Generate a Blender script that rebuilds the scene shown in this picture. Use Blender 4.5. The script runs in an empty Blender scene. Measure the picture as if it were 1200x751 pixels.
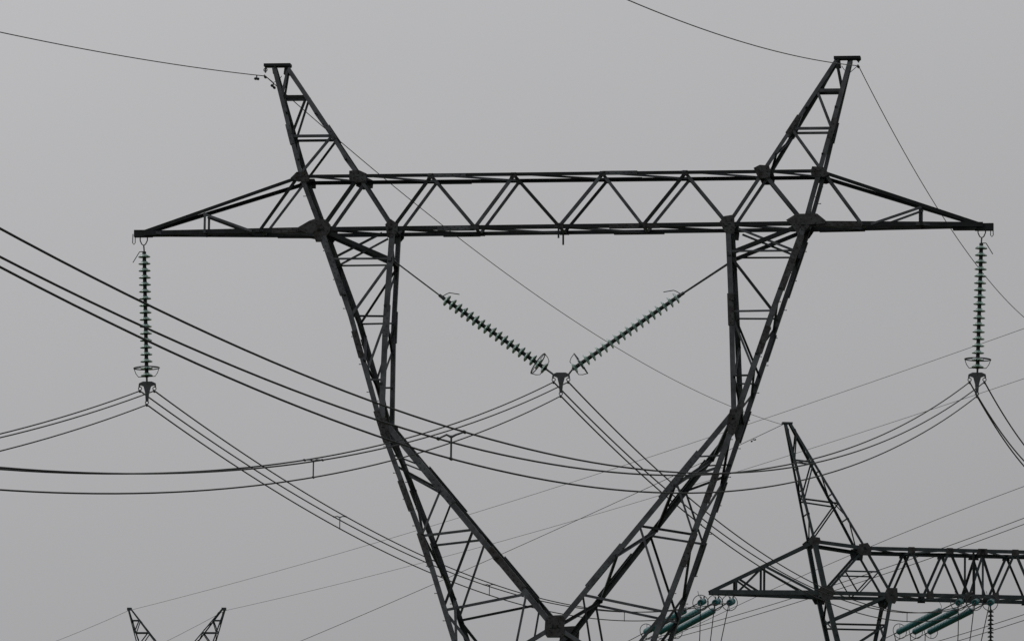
import bpy, math, random
from mathutils import Vector, Matrix
random.seed(4)
R = math.radians
S = bpy.context.scene

# ------------------------------------------------------------------ camera
F = 8000.0                 # focal length in units of a 1200 px wide frame
CX, CY = 600.0, 375.5
def cam_axes(roll):
    vy = Vector((1100, -1124.5, F)).normalized()
    up = Vector((0, 1, 0)); vz = (up - vy*up.dot(vy)).normalized()
    vz = Matrix.Rotation(roll, 3, vy) @ vz
    vx = vy.cross(vz).normalized()
    # components are (right, up, forward): fix handedness so that +X points right
    if vx.x < 0: vx = -vx
    return vx, vy, vz
CAM = Vector((27.0, -200.0, 1.7))
def rays(roll):
    vx, vy, vz = cam_axes(roll)
    def ray(px, py):
        c = Vector(((px-CX)/F, -(py-CY)/F, 1.0))
        return Vector((vx.dot(c), vy.dot(c), vz.dot(c)))
    return ray
lo, hi = -0.1, 0.1
def tiltf(r):
    ray = rays(r)
    a = ray(160, 273); b = ray(1160, 265)
    return a.z/a.y - b.z/b.y
for _ in range(60):
    mid = (lo+hi)/2
    if (tiltf(mid) > 0) == (tiltf(lo) > 0): lo = mid
    else: hi = mid
ROLL = lo
ray = rays(ROLL)
_r = ray(660, 268); CAM.x = -_r.x/_r.y*200.0          # the pylon's axis stands on x = 0
vx, vy, vz = cam_axes(ROLL)
right = Vector((vx.x, vy.x, vz.x)); upv = Vector((vx.y, vy.y, vz.y)); fwd = Vector((vx.z, vy.z, vz.z))
cd = bpy.data.cameras.new('camera'); cam = bpy.data.objects.new('camera', cd)
S.collection.objects.link(cam)
m = Matrix((( right.x, upv.x, -fwd.x, CAM.x), (right.y, upv.y, -fwd.y, CAM.y), (right.z, upv.z, -fwd.z, CAM.z), (0,0,0,1)))
cam.matrix_world = m
cd.sensor_width = 36; cd.lens = F/1200*36; cd.clip_start = 1; cd.clip_end = 20000
S.camera = cam

# ------------------------------------------------------------------ world, sun, exposure
SUN_EL, SUN_AZ = R(42), R(-125)        # azimuth from +Y towards +X: high on the viewer's left
w = bpy.data.worlds.new('World'); S.world = w; w.use_nodes = True
nt = w.node_tree; N = nt.nodes; L = nt.links; N.clear()
out = N.new('ShaderNodeOutputWorld'); bg = N.new('ShaderNodeBackground'); bg.inputs['Strength'].default_value = 0.1
sky = N.new('ShaderNodeTexSky'); sky.sky_type = 'NISHITA'; sky.sun_disc = False
sky.sun_elevation = SUN_EL; sky.sun_rotation = SUN_AZ; sky.dust_density = 5; sky.air_density = 1
hs = N.new('ShaderNodeHueSaturation'); hs.inputs['Saturation'].default_value = 0.15
cloud = N.new('ShaderNodeRGB'); cloud.outputs[0].default_value = (4.34, 4.33, 4.43, 1)
mx = N.new('ShaderNodeMixRGB'); mx.inputs['Fac'].default_value = 0.93
tc = N.new('ShaderNodeTexCoord')
mp = N.new('ShaderNodeMapping'); mp.inputs['Scale'].default_value = (7, 7, 14)
no = N.new('ShaderNodeTexNoise'); no.inputs['Scale'].default_value = 1.0; no.inputs['Detail'].default_value = 3; no.inputs['Roughness'].default_value = 0.45
mr = N.new('ShaderNodeMapRange'); mr.inputs['From Min'].default_value = 0.25; mr.inputs['From Max'].default_value = 0.75
mr.inputs['To Min'].default_value = 0.975; mr.inputs['To Max'].default_value = 1.025
ml = N.new('ShaderNodeMixRGB'); ml.blend_type = 'MULTIPLY'; ml.inputs['Fac'].default_value = 1
L.new(sky.outputs[0], hs.inputs['Color']); L.new(hs.outputs[0], mx.inputs[1]); L.new(cloud.outputs[0], mx.inputs[2])
L.new(tc.outputs['Generated'], mp.inputs[0]); L.new(mp.outputs[0], no.inputs['Vector']); L.new(no.outputs['Fac'], mr.inputs['Value'])
# the cloud deck thickens towards the horizon and towards the right
sp = N.new('ShaderNodeSeparateXYZ'); L.new(tc.outputs['Generated'], sp.inputs[0])
gz_ = N.new('ShaderNodeMath'); gz_.operation = 'MULTIPLY_ADD'; gz_.inputs[1].default_value = 2.7; gz_.inputs[2].default_value = 1 - 2.7*.14
gx_ = N.new('ShaderNodeMath'); gx_.operation = 'MULTIPLY_ADD'; gx_.inputs[1].default_value = -.85; gx_.inputs[2].default_value = -.115
L.new(sp.outputs['Z'], gz_.inputs[0]); L.new(sp.outputs['X'], gx_.inputs[0])
ad = N.new('ShaderNodeMath'); ad.operation = 'ADD'; L.new(gz_.outputs[0], ad.inputs[0]); L.new(gx_.outputs[0], ad.inputs[1])
cl_ = N.new('ShaderNodeClamp'); cl_.inputs['Min'].default_value = .7; cl_.inputs['Max'].default_value = 1.3; L.new(ad.outputs[0], cl_.inputs['Value'])
m2 = N.new('ShaderNodeMath'); m2.operation = 'MULTIPLY'; L.new(cl_.outputs[0], m2.inputs[0]); L.new(mr.outputs[0], m2.inputs[1])
L.new(mx.outputs[0], ml.inputs[1]); L.new(m2.outputs[0], ml.inputs[2])
L.new(ml.outputs[0], bg.inputs['Color']); L.new(bg.outputs[0], out.inputs['Surface'])
sd = bpy.data.lights.new('sun', 'SUN'); sd.energy = 0.6; sd.angle = R(18); sd.color = (1, .97, .93)
so = bpy.data.objects.new('sun', sd); S.collection.objects.link(so)
sdir = Vector((math.sin(SUN_AZ)*math.cos(SUN_EL), math.cos(SUN_AZ)*math.cos(SUN_EL), math.sin(SUN_EL)))
so.rotation_euler = sdir.to_track_quat('Z', 'Y').to_euler(); so.location = sdir*300
S.view_settings.view_transform = 'Standard'; S.view_settings.look = 'None'
S.view_settings.exposure = 0; S.view_settings.gamma = 1
S.render.engine = 'CYCLES'
S.cycles.max_bounces = 6

# ------------------------------------------------------------------ materials
def mat(name, col, rough=.6, metal=0, var=.35, scale=6, col2=None, bump=0, trans=0, spec=.5):
    m = bpy.data.materials.new(name); m.use_nodes = True
    n = m.node_tree.nodes; l = m.node_tree.links
    b = n['Principled BSDF']; b.inputs['Roughness'].default_value = rough; b.inputs['Metallic'].default_value = metal
    b.inputs['Specular IOR Level'].default_value = spec
    if trans: b.inputs['Transmission Weight'].default_value = trans
    c2 = col2 or tuple(c*(1-var) for c in col)
    t = n.new('ShaderNodeTexCoord'); a = n.new('ShaderNodeTexNoise'); a.inputs['Scale'].default_value = scale
    a.inputs['Detail'].default_value = 6; a.inputs['Roughness'].default_value = .65
    cr = n.new('ShaderNodeValToRGB'); cr.color_ramp.elements[0].position = .35; cr.color_ramp.elements[1].position = .65
    cr.color_ramp.elements[0].color = (*c2, 1); cr.color_ramp.elements[1].color = (*col, 1)
    l.new(t.outputs['Object'], a.inputs['Vector']); l.new(a.outputs['Fac'], cr.inputs[0]); l.new(cr.outputs[0], b.inputs['Base Color'])
    if bump:
        bp = n.new('ShaderNodeBump'); bp.inputs['Strength'].default_value = bump; l.new(a.outputs['Fac'], bp.inputs['Height']); l.new(bp.outputs[0], b.inputs['Normal'])
    return m
STEEL = mat('weathered_steel', (.066, .074, .082), .6, .05, var=.65, scale=2.2, spec=.25)
STEEL2 = mat('dark_weathered_steel', (.017, .019, .021), .65, 0, var=.5, scale=3, spec=.12)
PLATE = mat('gusset_steel', (.05, .052, .056), .6, .1, var=.5, scale=5, col2=(.022, .019, .018), spec=.15)
FARST = mat('painted_steel', (.036, .047, .051), .6, .05, var=.5, scale=2, spec=.2)
CABLE = mat('aged_aluminium', (.02, .021, .022), .65, 0, var=.2, scale=3, spec=.12)
GWIRE = mat('earth_wire_steel', (.05, .05, .053), .6, .1, var=.2, scale=3, spec=.2)
FIT = mat('forged_fitting', (.045, .05, .054), .5, .4, var=.3, scale=8)
GLASS = mat('green_insulator_glass', (.26, .44, .38), .2, 0, var=.35, scale=5, trans=.5, spec=.4)
TEAL = mat('teal_insulator_glass', (.012, .14, .15), .25, 0, var=.45, scale=4, trans=.15, spec=.6)
CAPM = mat('cast_iron_cap', (.018, .024, .022), .6, .1, var=.3, scale=9, spec=.2)
GRASS = mat('grass', (.07, .09, .035), .9, 0, scale=.15, col2=(.045, .055, .02))
CONC = mat('concrete', (.33, .32, .3), .85, 0, var=.3, scale=2)

# ------------------------------------------------------------------ helpers
COL = S.collection
def link(o, parent=None):
    COL.objects.link(o)
    if parent is not None: o.parent = parent
    return o
class MB:
    def __init__(s): s.v = []; s.f = []
    def add(s, vs, fs):
        k = len(s.v); s.v += [Vector(v) for v in vs]; s.f += [tuple(i+k for i in f) for f in fs]
    def prism(s, p, q, prof, a, b):
        """sweep closed 2D profile (list of (a,b)) from p to q"""
        n = len(prof)
        vs = [p + a*x + b*y for x, y in prof] + [q + a*x + b*y for x, y in prof]
        fs = [(i, (i+1) % n, n+(i+1) % n, n+i) for i in range(n)] + [tuple(range(n-1, -1, -1)), tuple(range(n, 2*n))]
        s.add(vs, fs)
    def angle(s, p, q, w, ah, bh, t=None, off=0.0, centre=True):
        """L-section steel: one flange in the face (direction ah), one pointing along bh"""
        t = t or max(.010, w*.1)
        d = (q-p).normalized()
        b = (bh - d*bh.dot(d)).normalized(); a = d.cross(b).normalized()
        if a.dot(ah) < 0: a = -a
        o = -w/2 if centre else 0
        prof = [(o, 0), (o+w, 0), (o+w, t), (o+t, t), (o+t, w), (o, w)]
        s.prism(p + b*off, q + b*off, prof, a, b)
    def bar(s, p, q, w, h, ah):
        d = (q-p).normalized(); a = (ah - d*ah.dot(d)).normalized(); b = d.cross(a)
        s.prism(p, q, [(-w/2, -h/2), (w/2, -h/2), (w/2, h/2), (-w/2, h/2)], a, b)
    def tube(s, pts, r, n=8, closed=False, cap=True):
        pts = [Vector(p) for p in pts]; m = len(pts); k = len(s.v); a0 = None
        for i, p in enumerate(pts):
            if closed: d = (pts[(i+1) % m] - pts[i-1]).normalized()
            else: d = (pts[min(i+1, m-1)] - pts[max(i-1, 0)]).normalized()
            if a0 is None:
                a0 = d.orthogonal().normalized()
            a0 = (a0 - d*a0.dot(d)).normalized(); b0 = d.cross(a0)
            rr = r[i] if isinstance(r, (list, tuple)) else r
            for j in range(n):
                t = 2*math.pi*j/n; s.v.append(p + (a0*math.cos(t) + b0*math.sin(t))*rr)
        for i in range(m if closed else m-1):
            i2 = (i+1) % m
            for j in range(n): s.f.append((k+i*n+j, k+i*n+(j+1) % n, k+i2*n+(j+1) % n, k+i2*n+j))
        if not closed and cap:
            s.f.append(tuple(k+j for j in range(n-1, -1, -1))); s.f.append(tuple(k+(m-1)*n+j for j in range(n)))
    def lathe(s, prof, base, axis, n=16):
        axis = axis.normalized(); a = axis.orthogonal().normalized(); b = axis.cross(a); k = len(s.v)
        for r_, h in prof:
            for j in range(n):
                t = 2*math.pi*j/n; s.v.append(base + axis*h + (a*math.cos(t) + b*math.sin(t))*r_)
        for i in range(len(prof)-1):
            for j in range(n): s.f.append((k+i*n+j, k+i*n+(j+1) % n, k+(i+1)*n+(j+1) % n, k+(i+1)*n+j))
        s.f.append(tuple(k+j for j in range(n-1, -1, -1))); s.f.append(tuple(k+(len(prof)-1)*n+j for j in range(n)))
    def plate(s, pts, nrm, t):
        nrm = nrm.normalized(); n = len(pts)
        vs = [p - nrm*t/2 for p in pts] + [p + nrm*t/2 for p in pts]
        s.add(vs, [(i, (i+1) % n, n+(i+1) % n, n+i) for i in range(n)] + [tuple(range(n-1, -1, -1)), tuple(range(n, 2*n))])
    def bolts(s, pts, nrm, r=.018, h=.02):
        for p in pts:
            s.lathe([(r, 0), (r, h), (r*.6, h), (r*.6, h*1.6)], p, nrm, 6)
    def build(s, name, m, parent=None, origin=Vector((0, 0, 0)), smooth=False):
        me = bpy.data.meshes.new(name)
        me.from_pydata([tuple(v-origin) for v in s.v], [], s.f); me.materials.append(m)
        import bmesh
        bm = bmesh.new(); bm.from_mesh(me); bmesh.ops.recalc_face_normals(bm, faces=bm.faces); bm.to_mesh(me); bm.free()
        if smooth:
            for p in me.polygons: p.use_smooth = True
        o = bpy.data.objects.new(name, me); link(o, parent)
        return o
def tag(o, label, cat, group=None, kind=None):
    if label: o['label'] = label
    if cat: o['category'] = cat
    if group: o['group'] = group
    if kind: o['kind'] = kind
    return o
def empty(name, loc, label, cat, group=None):
    o = bpy.data.objects.new(name, None); o.location = loc; o.empty_display_size = .5; link(o); tag(o, label, cat, group); return o

X, Y, Z = Vector((1, 0, 0)), Vector((0, 1, 0)), Vector((0, 0, 1))
def hit(px, py, o, n):
    """where the line of sight of a photo pixel meets the plane through o with normal n"""
    r_ = ray(px, py); return CAM + r_*((o-CAM).dot(n)/r_.dot(n))

def ground_z(x, y):
    t = max(0.0, y-30); return 9.0*(1-math.exp(-t/120)) + 0.055*max(0, y-120) * (1 if y < 900 else 900/y) + .5*math.sin(x*.021)*min(1, t/100)

# ------------------------------------------------------------------ terrain (one sheet to the horizon)
def make_ground():
    xs = sorted(set([-9000, -5000, -2500, -1200] + list(range(-800, 801, 40)) + [1200, 2500, 5000, 9000]))
    ys = sorted(set([-9000, -5000, -2500, -1200] + list(range(-800, 1201, 40)) + [1500, 2500, 5000, 9000]))
    vs = [(x, y, ground_z(x, y)) for y in ys for x in xs]; n = len(xs)
    fs = [(j*n+i, j*n+i+1, (j+1)*n+i+1, (j+1)*n+i) for j in range(len(ys)-1) for i in range(n-1)]
    me = bpy.data.meshes.new('ground'); me.from_pydata(vs, [], fs); me.materials.append(GRASS)
    for p in me.polygons: p.use_smooth = True
    tag(link(bpy.data.objects.new('ground', me)), None, None, kind='structure')
make_ground()

# ------------------------------------------------------------------ lattice tower toolkit
class Frame:
    """a tower's own frame: o on its axis, u along the crossarm, n horizontal through it"""
    def __init__(s, o, u, n, root, steel, k=1.0):
        s.o, s.u, s.n, s.root, s.st, s.k = o, u, n, root, steel, k; s.j = 0
    def loc(s, px, py, d):
        p = hit(px, py, s.o - s.n*d/2, s.n); return ((p-s.o).dot(s.u), p.z, d)
    def w(s, q, side=0):            # q = (u, z, depth); side -1 front, +1 back, 0 centre
        return Vector((s.o.x, s.o.y, 0)) + s.u*q[0] + s.n*(q[2]/2*side) + Z*q[1]
    def base(s): return s.root.location
    def brace(s, part, p, q, wd, ah, bh, name='brace', off=None, m=None, ext=.05):
        s.j += 1
        if off is None: off = .014 + .0025*(s.j % 5)
        mb = MB(); d = (q-p).normalized()
        mb.angle(p-d*ext, q+d*ext, wd*s.k, ah, bh, off=off)
        return mb.build(name, m or (s.st if s.j % 3 else STEEL2), part, s.base())
    def face_brace(s, part, a, b, wd, sides=(-1, 1), **k):
        for sd in sides:
            s.brace(part, s.w(a, sd), s.w(b, sd), wd, Z, -s.n*sd, **k)
    def gusset(s, part, c, poly, sides=(-1, 1), t=.016, bolts=True):
        """plate outside the face: poly in metres round node c"""
        poly = [(x*.93, z*.93) for x, z in poly]
        for sd in sides:
            cc = s.w(c, sd) + s.n*sd*(.012 + .002*(s.j % 3)); s.j += 1
            pts = [cc + s.u*x + Z*z for x, z in poly]
            mb = MB(); mb.plate(pts, s.n, t)
            if bolts:
                cx = sum(p[0] for p in poly)/len(poly); cz = sum(p[1] for p in poly)/len(poly)
                bp = []
                for x, z in poly:
                    for f in (.82, .5): bp.append(cc + s.u*(cx+(x-cx)*f) + Z*(cz+(z-cz)*f) + s.n*sd*t/2)
                mb.bolts(bp, s.n*sd, .018*s.k, .02)
            mb.build('gusset_plate', PLATE, part, s.base())
    def chord_mb(s, mb, pts, wd, inward, sides=(-1, 1)):
        """corner chord through polyline; inward(+1/-1 along u, or None -> flange down/up by ah)"""
        for sd in sides:
            for a, b in zip(pts, pts[1:]):
                mb.angle(s.w(a, sd), s.w(b, sd), wd*s.k, inward, -s.n*sd, t=.016*s.k)
    def splice(s, part, a, b, wd, ah, sides=(-1, 1), shift=0.02):
        for sd in sides:
            p, q = s.w(a, sd), s.w(b, sd); d = (q-p).normalized()
            mb = MB(); bb = -s.n*sd
            aa = (ah - d*ah.dot(d)).normalized()
            mb.angle(p - aa*shift, q - aa*shift, wd*s.k, ah, bb, t=.014*s.k, off=-.017*s.k)
            L_ = (q-p).length; k = max(2, int(L_/.11))
            bp = [p + d*(L_*(i+.5)/k) + aa*((-1)**i)*wd*.22 - bb*.017*s.k for i in range(k)]
            mb.bolts(bp, -bb, .016*s.k, .018)
            mb.build('splice_plate', STEEL if random.random() < .5 else PLATE, part, s.base())
def lerp(a, b, t): return tuple(x+(y-x)*t for x, y in zip(a, b))
def at_z(pl, z):
    """point of polyline (u,z,d) at height z"""
    for a, b in zip(pl, pl[1:]):
        if min(a[1], b[1])-1e-6 <= z <= max(a[1], b[1])+1e-6:
            return lerp(a, b, (z-a[1])/(b[1]-a[1]))
    return pl[-1] if abs(z-pl[-1][1]) < abs(z-pl[0][1]) else pl[0]

# ================================================================== THE MAIN PYLON
base = Vector((0, 0, ground_z(0, 0)))
pylon = empty('transmission_tower', base, 'large dark steel lattice pylon with two horns and a long crossarm, in the foreground centre', 'pylon', 'lattice transmission towers')
T = Frame(Vector((0, 0, 0)), X, Y, pylon, STEEL)
DC = 1.3                                    # depth of the crossarm box
def g(px, py, d=DC): return T.loc(px, py, d)

# ---- crossarm
N1, N2, N3, N4 = g(353, 207), g(420, 206.5), g(894, 201.5), g(960, 200.5)
topn = [N2, g(505, 206), g(602, 205), g(706, 203.5), g(803, 202.5), N3]
N5, N6, N7, N8 = g(376, 268.5), g(459.5, 267.5), g(853, 262.5), g(943, 261.5)
botn = [N6, g(556, 266.5), g(655, 265), g(753, 264), N7]
TL = g(168, 272, .3); TR = g(1152, 264, .3)
aLt = g(240, 251, .75); aRt = g(1078, 243, .75); aLb = (aLt[0], N5[1], .75); aRb = (aRt[0], N8[1], .75)
mb = MB()
T.chord_mb(mb, [N1, N4], .105, -Z)
T.chord_mb(mb, [N5, N8], .12, Z)
for sd in (-1, 1):                                        # sloping arm chords
    for a, b in ((N1, TL), (N4, TR)):
        mb.angle(T.w(a, sd), T.w(b, sd), .105, -Z, -Y*sd, t=.014)
    for a, b in ((N5, TL), (N8, TR)):
        mb.angle(T.w((a[0], a[1], a[2]), sd)-Z*0, T.w((b[0], a[1], b[2]), sd), .14, Z, -Y*sd, t=.016)
# end blocks of the arms
for q, s_ in ((TL, -1), (TR, 1)):
    c = T.w((q[0], N5[1], 0))
    mb.bar(c + X*(-.25*s_) , c + X*(.30*s_), .21, .20, Z)
    mb.bar(c + X*(-.9*s_)-Z*.03, c + X*(-.2*s_)-Z*.03, .10, .30, Z)
cross = mb.build('crossarm', STEEL2, pylon, base)
def web(f, part, bots, tops, wd):
    seq = [x for pr in zip(tops, bots) for x in pr] + [tops[-1]]
    for a, b in zip(seq, seq[1:]): f.face_brace(part, a, b, wd)
web(T, cross, botn, topn, .095)
T.face_brace(cross, N5, N2, .11); T.face_brace(cross, N3, N8, .11)
# arms
bl = g(303, 268); bl = (bl[0], N5[1], 1.02); br = (g(1009, 262)[0], N8[1], 1.02)
for a, b, wd in ((aLt, aLb, .07), (aRt, aRb, .07), (aLt, (g(292, 268)[0], N5[1], .98), .07), (aRt, (g(1022, 262)[0], N8[1], .98), .07),
                 (lerp(N1, TL, .03), bl, .08), (lerp(N4, TR, .03), br, .085)):
    T.face_brace(cross, a, b, wd)
# plan bracing of the box, top and bottom: runs from the front chord to the back one
def plan(f, part, pts, wd, up, alt=False):
    for i, (a, b) in enumerate(zip(pts, pts[1:])):
        s1, s2 = (-1, 1)
        if alt and i % 2: s1, s2 = 1, -1
        p, q = f.w(a, s1), f.w(b, s2)
        f.brace(part, p, q, wd, f.n, -Z*up, off=-.05-.004*(i % 3), ext=.12)
for pts, up in ((topn, 1), (botn, -1)):
    plan(T, cross, pts, .062, up)
plan(T, cross, [N1, N2], .06, 1); plan(T, cross, [N3, N4], .06, 1)
plan(T, cross, [N5, N6], .06, -1); plan(T, cross, [N7, N8], .06, -1)
plan(T, cross, [(TL[0]+.5, N5[1], .35), aLb, bl, N5], .08, -1, True)
plan(T, cross, [N8, br, aRb, (TR[0]-.5, N8[1], .35)], .08, -1, True)
for q in topn[1:-1] + botn[1:-1] + [N1, N2, N3, N4, N5, N6, N7, N8, aLb, aRb, bl, br]:
    T.brace(cross, T.w(q, -1), T.w(q, 1), .08, Z, X, off=0, ext=0)
T.splice(cross, topn[1], lerp(topn[1], topn[2], .42), .115, -Z, shift=-.0)
T.splice(cross, topn[3], lerp(topn[3], topn[4], .42), .115, -Z)
T.splice(cross, lerp(botn[0], botn[1], .55), botn[1], .13, Z); T.splice(cross, lerp(botn[2], botn[3], .6), lerp(botn[3], botn[4], .2), .13, Z)
T.splice(cross, lerp(N8, (aRb[0], N8[1], .75), .1), lerp(N8, (aRb[0], N8[1], .75), .5), .14, Z)
T.splice(cross, lerp(N5, (aLb[0], N5[1], .75), .1), lerp(N5, (aLb[0], N5[1], .75), .42), .14, Z)
# gussets
def sc(poly, k=1): return [(x*k/40, -z*k/40) for x, z in poly]
T.gusset(cross, N1, sc([(-14, 2), (-6, -6), (8, -6), (10, -1), (10, 7), (-4, 7)]))
T.gusset(cross, N4, sc([(14, 5), (5, -5), (-9, -6), (-11, 0), (-10, 6), (4, 8)]))
T.gusset(cross, N2, sc([(-12, -7), (0, -8), (11, -3), (10, 7), (-2, 9), (-12, 4)]))
T.gusset(cross, N3, sc([(-12, -5), (-4, -9), (8, -8), (10, 0), (9, 8), (-6, 8)]))
T.gusset(cross, N5, sc([(-34, 0), (-15, -11), (-6, -14), (7, -12), (13, -5), (12, 3), (2, 17), (-6, 17), (-10, 6), (-31, 2)]))
T.gusset(cross, N8, sc([(-24, -4), (-11, -12), (16, -12), (27, -3), (26, 1), (7, 2), (1, 11), (-8, 16), (-13, 8), (-17, 2)]))
T.gusset(cross, N6, sc([(-9, -5), (-2, -12), (8, -5), (7, 5), (0, 13), (-6, 12)]))
T.gusset(cross, N7, sc([(-11, -2), (-5, -10), (8, -12), (9, 5), (8, 13), (-3, 12), (-7, 5)]))
for q in topn[1:-1]: T.gusset(cross, q, sc([(-3, -3), (3, -3), (5, 4), (-5, 4)]))
for q in botn[1:-1]: T.gusset(cross, q, sc([(-5, -4), (5, -4), (6, 3), (-6, 3)]))
# two short rods under the middle of the crossarm
for px_, y0, y1, sd in ((654.5, 262, 279, -1), (660, 274, 287, 0)):
    p = hit(px_, y0, Y*sd*DC/2 - Y*(.03 if sd else 0), Y); q = hit(px_, y1, Y*sd*DC/2 - Y*(.03 if sd else 0), Y)
    mb = MB(); mb.bar(p, q, .05, .05, X); mb.build('hanger_rod', STEEL2, cross, base)

# ---- the two earth-wire horns
def horn(side):
    if side < 0:
        cap0, cap1 = g(309, 77, .32), g(340, 77, .32)
        ot, it = g(321, 79, .3), g(337, 80, .3); ob, ib = N1, lerp(N2, N2, 0)
        hz = (111, 158, ); ph = X
        capz = ot[1]
    else:
        cap0, cap1 = g(1008, 68, .32), g(977, 68, .32)
        ot, it = g(996, 71, .3), g(980, 71, .3); ob, ib = N4, N3
    mb = MB()
    for sd in (-1, 1):
        mb.angle(T.w(ot, sd), T.w(ob, sd), .125, X*(-side), -Y*sd, t=.014)
        mb.angle(T.w(it, sd), T.w(ib, sd), .115, X*side, -Y*sd, t=.014)
    h = mb.build('horn', STEEL, pylon, base)
    O = lambda t: lerp(ot, ob, t); I = lambda t: lerp(it, ib, t)
    # cap: a heavy flat channel with two legs
    mb = MB(); zc = cap0[1]
    a = T.w((cap0[0], zc, 0)); b = T.w((cap1[0], zc, 0))
    mb.bar(a + Z*.02, b + Z*.02, .085, .34, Z)
    mb.bar(b + X*side*.10 - Z*.02, b + X*side*.13 - Z*.27, .15, .26, X)
    mb.bar(a - X*side*.30 - Z*.02, a - X*side*.34 - Z*.24, .12, .26, X)
    mb.build('horn_cap', STEEL2, h, base)
    fo = lambda z: (z - ot[1])/(ob[1]-ot[1]); fi = lambda z: (z - it[1])/(ib[1]-it[1])
    z1 = g(330, 111)[1] if side < 0 else g(990, 103)[1]
    z2 = g(360, 158)[1] if side < 0 else g(950, 149)[1]
    T.face_brace(h, O(fo(z1)), I(fi(z1)), .095); T.face_brace(h, O(fo(z2)), I(fi(z2)), .08)
    T.face_brace(h, it, O(fo(z1)), .07); T.face_brace(h, I(fi(z1)), O(fo(z2)), .07)
    T.face_brace(h, I(fi(z2)), O(.97), .075)
    # lacing between the front and back legs
    zs = [0, .22, .42, .64, .84, 1]
    for fn, s_ in ((O, side), (I, -side)):
        for i, (t0, t1) in enumerate(zip(zs, zs[1:])):
            sg = 1 if i % 2 else -1
            T.brace(h, T.w(fn(t0), sg), T.w(fn(t1), -sg), .055, Z, -X*s_)
    T.splice(h, O(.52), O(.70), .14, -X*side, shift=.02); T.splice(h, I(.5), I(.66), .13, X*side, shift=.02)
    return h
hornL, hornR = horn(-1), horn(1)

# ---- legs: outer and inner posts down to the knee, then the waist, then the body
DK, DV = 2.15, 3.4
def leg(side):
    if side < 0:
        outer = [N1, N5, g(411, 370, 1.85), g(447, 500, DK), g(498, 639, 2.8), g(532.5, 751, 3.55)]
        inner = [N6, g(451.5, 376, 1.65), g(446.5, 494, DK)]
        ty = (303, 371, 446)
    else:
        outer = [N4, N8, g(906, 362, 1.85), g(861.5, 490, DK), g(807.5, 639, 2.8), g(765, 751, 3.55)]
        inner = [N7, g(857, 363, 1.65), g(860, 486, DK)]
        ty = (294, 365, 441)
    uw = outer[-1][0]
    waist = (side*2.0, 14.5, 4.4); foot = (side*4.3, .3, 8.6)
    outer += [waist]
    mb = MB()
    for sd in (-1, 1):
        for i, (a, b) in enumerate(zip(outer, outer[1:])):
            mb.angle(T.w(a, sd), T.w(b, sd), .155 if i else .13, X*(-side), -Y*sd, t=.02)
    for sd in (-1, 1):                                       # climbing bolts up the outer corner
        for a, b in zip(outer[:5], outer[1:6]):
            p_, q_ = T.w(a, sd), T.w(b, sd); k_ = int((q_-p_).length/.42)
            for i in range(k_):
                c_ = p_.lerp(q_, (i+.5)/k_); o_ = X*side if i % 2 else Y*sd
                mb.tube([c_ + X*side*.05, c_ + X*side*.05 + o_*.09], .011, 5); mb.tube([c_ + X*side*.05 + o_*.09, c_ + X*side*.05 + o_*.105], .018, 5)
    lg = mb.build('leg', STEEL, pylon, base)
    mb = MB()
    for sd in (-1, 1):
        for a, b in zip(inner, inner[1:]): mb.angle(T.w(a, sd), T.w(b, sd), .155, X*side, -Y*sd, t=.02)
    mb.build('inner_post', STEEL, lg, base)
    A = lambda z: at_z(outer, z); B = lambda z: at_z(inner, z)
    zz = [g(430 if side < 0 else 880, y_, 1.4)[1] for y_ in ty]
    for z in zz: T.face_brace(lg, A(z), B(z), .055, ext=0)
    # heavy strut from the arm node to the hanger point on the inner post
    hp = B(g(456, 304 if side < 0 else 300, 1.3)[1])
    T.face_brace(lg, outer[1], hp, .125, m=STEEL2)
    T.face_brace(lg, A(zz[0]), (inner[0][0] + side*.35, inner[0][1]-.15, DC), .065, off=.05)
    T.face_brace(lg, A(zz[1]), B(zz[0]-.1), .075)
    T.face_brace(lg, B(zz[1]-.1), A((zz[2]+zz[1])/2-.75), .065)
    T.brace(lg, T.w(hp, -1), T.w(hp, 1), .12, Z, X*side, off=-.06)          # crossbeam that carries the V-string
    # lacing between front and back
    def lace(fn, z0, z1, n, wd, s_, pts_m=None):
        for i in range(n):
            a = fn(z0+(z1-z0)*i/n); b = fn(z0+(z1-z0)*(i+1)/n); sg = 1 if i % 2 else -1
            T.brace(lg, T.w(a, sg), T.w(b, -sg), wd, Z, -X*s_)
    lace(A, outer[0][1], outer[1][1], 1, .06, side)
    lace(A, outer[1][1], outer[3][1], 6, .07, side)
    lace(A, outer[3][1], outer[5][1], 4, .08, side)
    lace(A, outer[5][1], outer[6][1], 4, .08, side)
    lace(B, inner[0][1], inner[-1][1], 5, .06, -side)
    # cover plates on the outer chord
    for z0, z1 in ((outer[1][1]-.35, outer[1][1]-2.0), (outer[1][1]-3.1, outer[1][1]-3.9), (outer[3][1]+.5, outer[3][1]-.45), (outer[3][1]-1.6, outer[3][1]-2.5), (outer[4][1]+.4, outer[4][1]-.6)):
        T.splice(lg, A(z0), A(z1), .165, X*(-side), shift=.028)
    T.splice(lg, B(inner[1][1]+.5), B(inner[1][1]-.45), .17, X*side, shift=.02)
    kn = outer[3]
    T.gusset(lg, (kn[0]+.06*(-side), kn[1], kn[2]), sc([(-4, -12), (4, -12), (4, 10), (-6, 18), (-8, 8)] if side > 0 else [(4, -12), (-4, -12), (-4, 10), (6, 18), (8, 8)]))
    return outer, inner, lg, foot
oL, iL, legL, ftL = leg(-1); oR, iR, legR, ftR = leg(1)
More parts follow.
